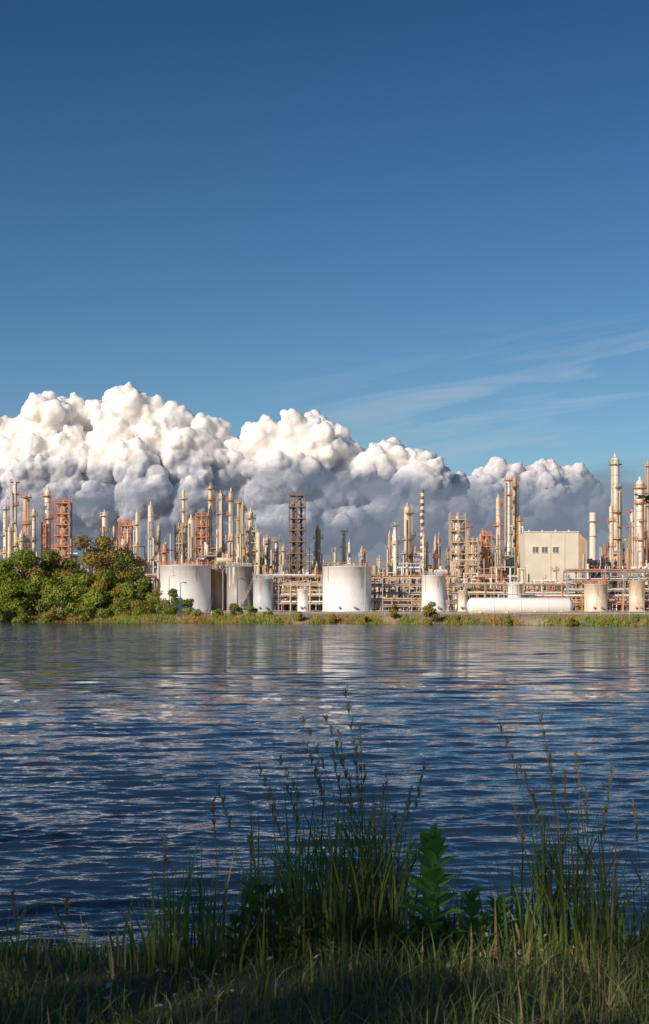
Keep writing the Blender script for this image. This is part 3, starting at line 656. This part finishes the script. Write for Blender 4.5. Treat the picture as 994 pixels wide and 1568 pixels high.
stalks('seeding_grass_stalks',[(530,1062,30),(500,1100,60),(465,1108,80),(398,1185,60),(412,1225,40),(545,1155,10),(560,1180,-20),(592,1200,-20),(650,1182,-30),(335,1215,40),(470,1150,50),(520,1130,25),(575,1240,-5),(380,1290,20),(605,1250,10),(630,1215,-15),(440,1210,40),(485,1180,30),(552,1120,5),(430,1170,70),(510,1160,30),(536,1200,5)],5)
stalks('seeding_grass_stalks',[(770,1120,60),(832,1105,30),(845,1165,10),(800,1180,50),(868,1190,0),(940,1185,-20),(792,1250,30),(930,1240,-15),(900,1215,5),(975,1240,10),(15,1380,10),(100,1385,0),(885,1160,15),(820,1220,20),(325,1235,10),(250,1290,10)],6)
def leafy(name,px,D,toppx,L,seed,nl=8,mat=None,lean=0,wf=.27):
    rr=random.Random(seed); V=[];Fc=[]
    x0=X(px,D); zb=gz_(x0,D); zt=Z(toppx,D)-L*.6; H=zt-zb
    def leaf(base,dirv,L,wd):
        d=Vector(dirv).normalized(); s=d.cross(Vector((0,0,1))).normalized(); up=s.cross(d).normalized(); o=len(V); nseg=7
        for k in range(nseg+1):
            t=k/nseg; wv_=wd*math.sin(math.pi*min(1,t**.75*.97+.02))**.8; c=Vector(base)+d*L*t-Vector((0,0,1))*L*.28*t*t
            wob=math.sin(t*9+base[0]*50)*.05*wd
            V.extend([tuple(c-s*wv_+up*(wv_*.35+wob)),tuple(c),tuple(c+s*wv_+up*(wv_*.35-wob))])
        for k in range(nseg):
            a=o+3*k; Fc.append((a,a+1,a+4,a+3)); Fc.append((a+1,a+2,a+5,a+4))
    def sx(t): return x0+lean*t*t
    pr=None
    for k in range(9):
        t=k/8; c=(sx(t),D,zb+H*t); 
        o=len(V); R=.006*(1.2-t*.6)
        for i in range(6): V.append((c[0]+R*math.cos(i*1.047),c[1]+R*math.sin(i*1.047),c[2]))
        if k: 
            for i in range(6): Fc.append((pr+i,pr+(i+1)%6,o+(i+1)%6,o+i))
        pr=o
    for k in range(nl):
        t=.12+.88*k/(nl-1); a=k*1.25+.3+rr.uniform(-.3,.3)
        for sgn in(0,math.pi):
            aa=a+sgn; up=.45+.9*t; l=L*rr.uniform(.85,1.1)*(.85+.3*math.sin(t*3)); 
            leaf((sx(t),D,zb+H*t),(math.cos(aa),math.sin(aa)*.8,up),l,l*wf)
    leaf((sx(1),D,zb+H),(.1,-.1,1),L*.8,L*.2)
    return np_obj(name,np.array(V),Fc,[mat or LEAF],smooth=True)
leafy('milkweed_plant',663,5.85,1258,.165,1,nl=11,wf=.29)
leafy('milkweed_plant',722,6.05,1358,.11,2,nl=6)
leafy('milkweed_plant',765,6.1,1368,.11,3,nl=6)
leafy('milkweed_plant',385,6.0,1342,.12,4,nl=6,mat=G1)
leafy('milkweed_plant',430,5.9,1365,.11,6,nl=6,mat=G3)
leafy('milkweed_plant',405,5.95,1350,.10,7,nl=5,mat=G3)
for i,(px,t) in enumerate([(455,1385),(490,1392),(530,1395),(565,1400),(600,1405),(640,1400),(680,1405),(360,1400),(740,1400)]):
    leafy('broadleaf_weed',px,5.75+.05*(i%4),t,.08,30+i,nl=5,mat=G3)
r=np.random.default_rng(9); n=90; x=np.where(r.random(n)<.5,r.normal(-.55,.15,n),r.uniform(-1.3,1.2,n)); y=r.uniform(5.2,6.0,n); P=np.stack([x,y,hgt(x,y)+r.uniform(.02,.1,n)],1)
GLINT=paint('glint_fleck',(0.28,0.27,0.26),(0.16,0.13,0.10),.6,scale=(9,9,9))  # pale flecks: glints of water and sky through the grass, painted as colour
np_obj('painted_glint_flecks',quads(P,r.normal(size=(n,3))+np.array([0,-.3,.8]),r.uniform(.006,.02,n),r,.5),np.arange(n*4).reshape(-1,4),[GLINT])
TX=X(985,7)+1.9
tree('young_tree',TX,7.2,gz_(TX,7.2),3.3,.95,1500,.045,[L_d,L_g],(.6,.4),401,low=.35,nc=12)
mb=MB(); 
P0=Vector((TX,7.2,3.6)); P1=Vector((X(972,7),7.0,Z(757,7)))
mb.tube(P0,P1,.012,'bark',6,.004)
o=mb.obj('twig'); 
r=np.random.default_rng(12); n=80; t=r.uniform(.4,1.0,n)[:,None]; C=np.array(P0)*(1-t)+np.array(P1)*t+r.normal(size=(n,3))*.014
lf=np_obj('twig_leaves',quads(C,r.normal(size=(n,3)),r.uniform(.015,.03,n),r,.5),np.arange(n*4).reshape(-1,4),[L_d])
tr_=[q for q in bpy.data.objects if q.name=='young_tree'][0]; o.parent=tr_; lf.parent=tr_
k=0
for (x,y,H,R) in [(-14,-11,13,5),(-20,-15,15,6),(-9,-16,14,5.5),(-22,-7,13,5),(-27,-2,13,5)]:  # unseen trees added behind the camera to cast shade on the bank
    tree('added_shadow_tree',x,y,gz_(x,y),H,R,1900,.23,[L_g,L_d],(.5,.5),600+k,low=.2,nc=18); k+=1
# ---------------------------------------------------------------- camera
cam=bpy.data.cameras.new('camera'); co=bpy.data.objects.new('camera',cam); scene.collection.objects.link(co); scene.camera=co
co.location=(0,0,CZ); co.rotation_euler=(math.radians(90),0,0)
cam.sensor_fit='VERTICAL'; cam.sensor_height=36; cam.sensor_width=36*649/1024; cam.lens=50.0; cam.shift_y=(HZ-784)/1568
cam.clip_start=.1; cam.clip_end=60000
cam.dof.use_dof=True; cam.dof.focus_distance=380; cam.dof.aperture_fstop=14
scene.view_settings.view_transform='Standard'; scene.view_settings.look='None'; scene.view_settings.exposure=0
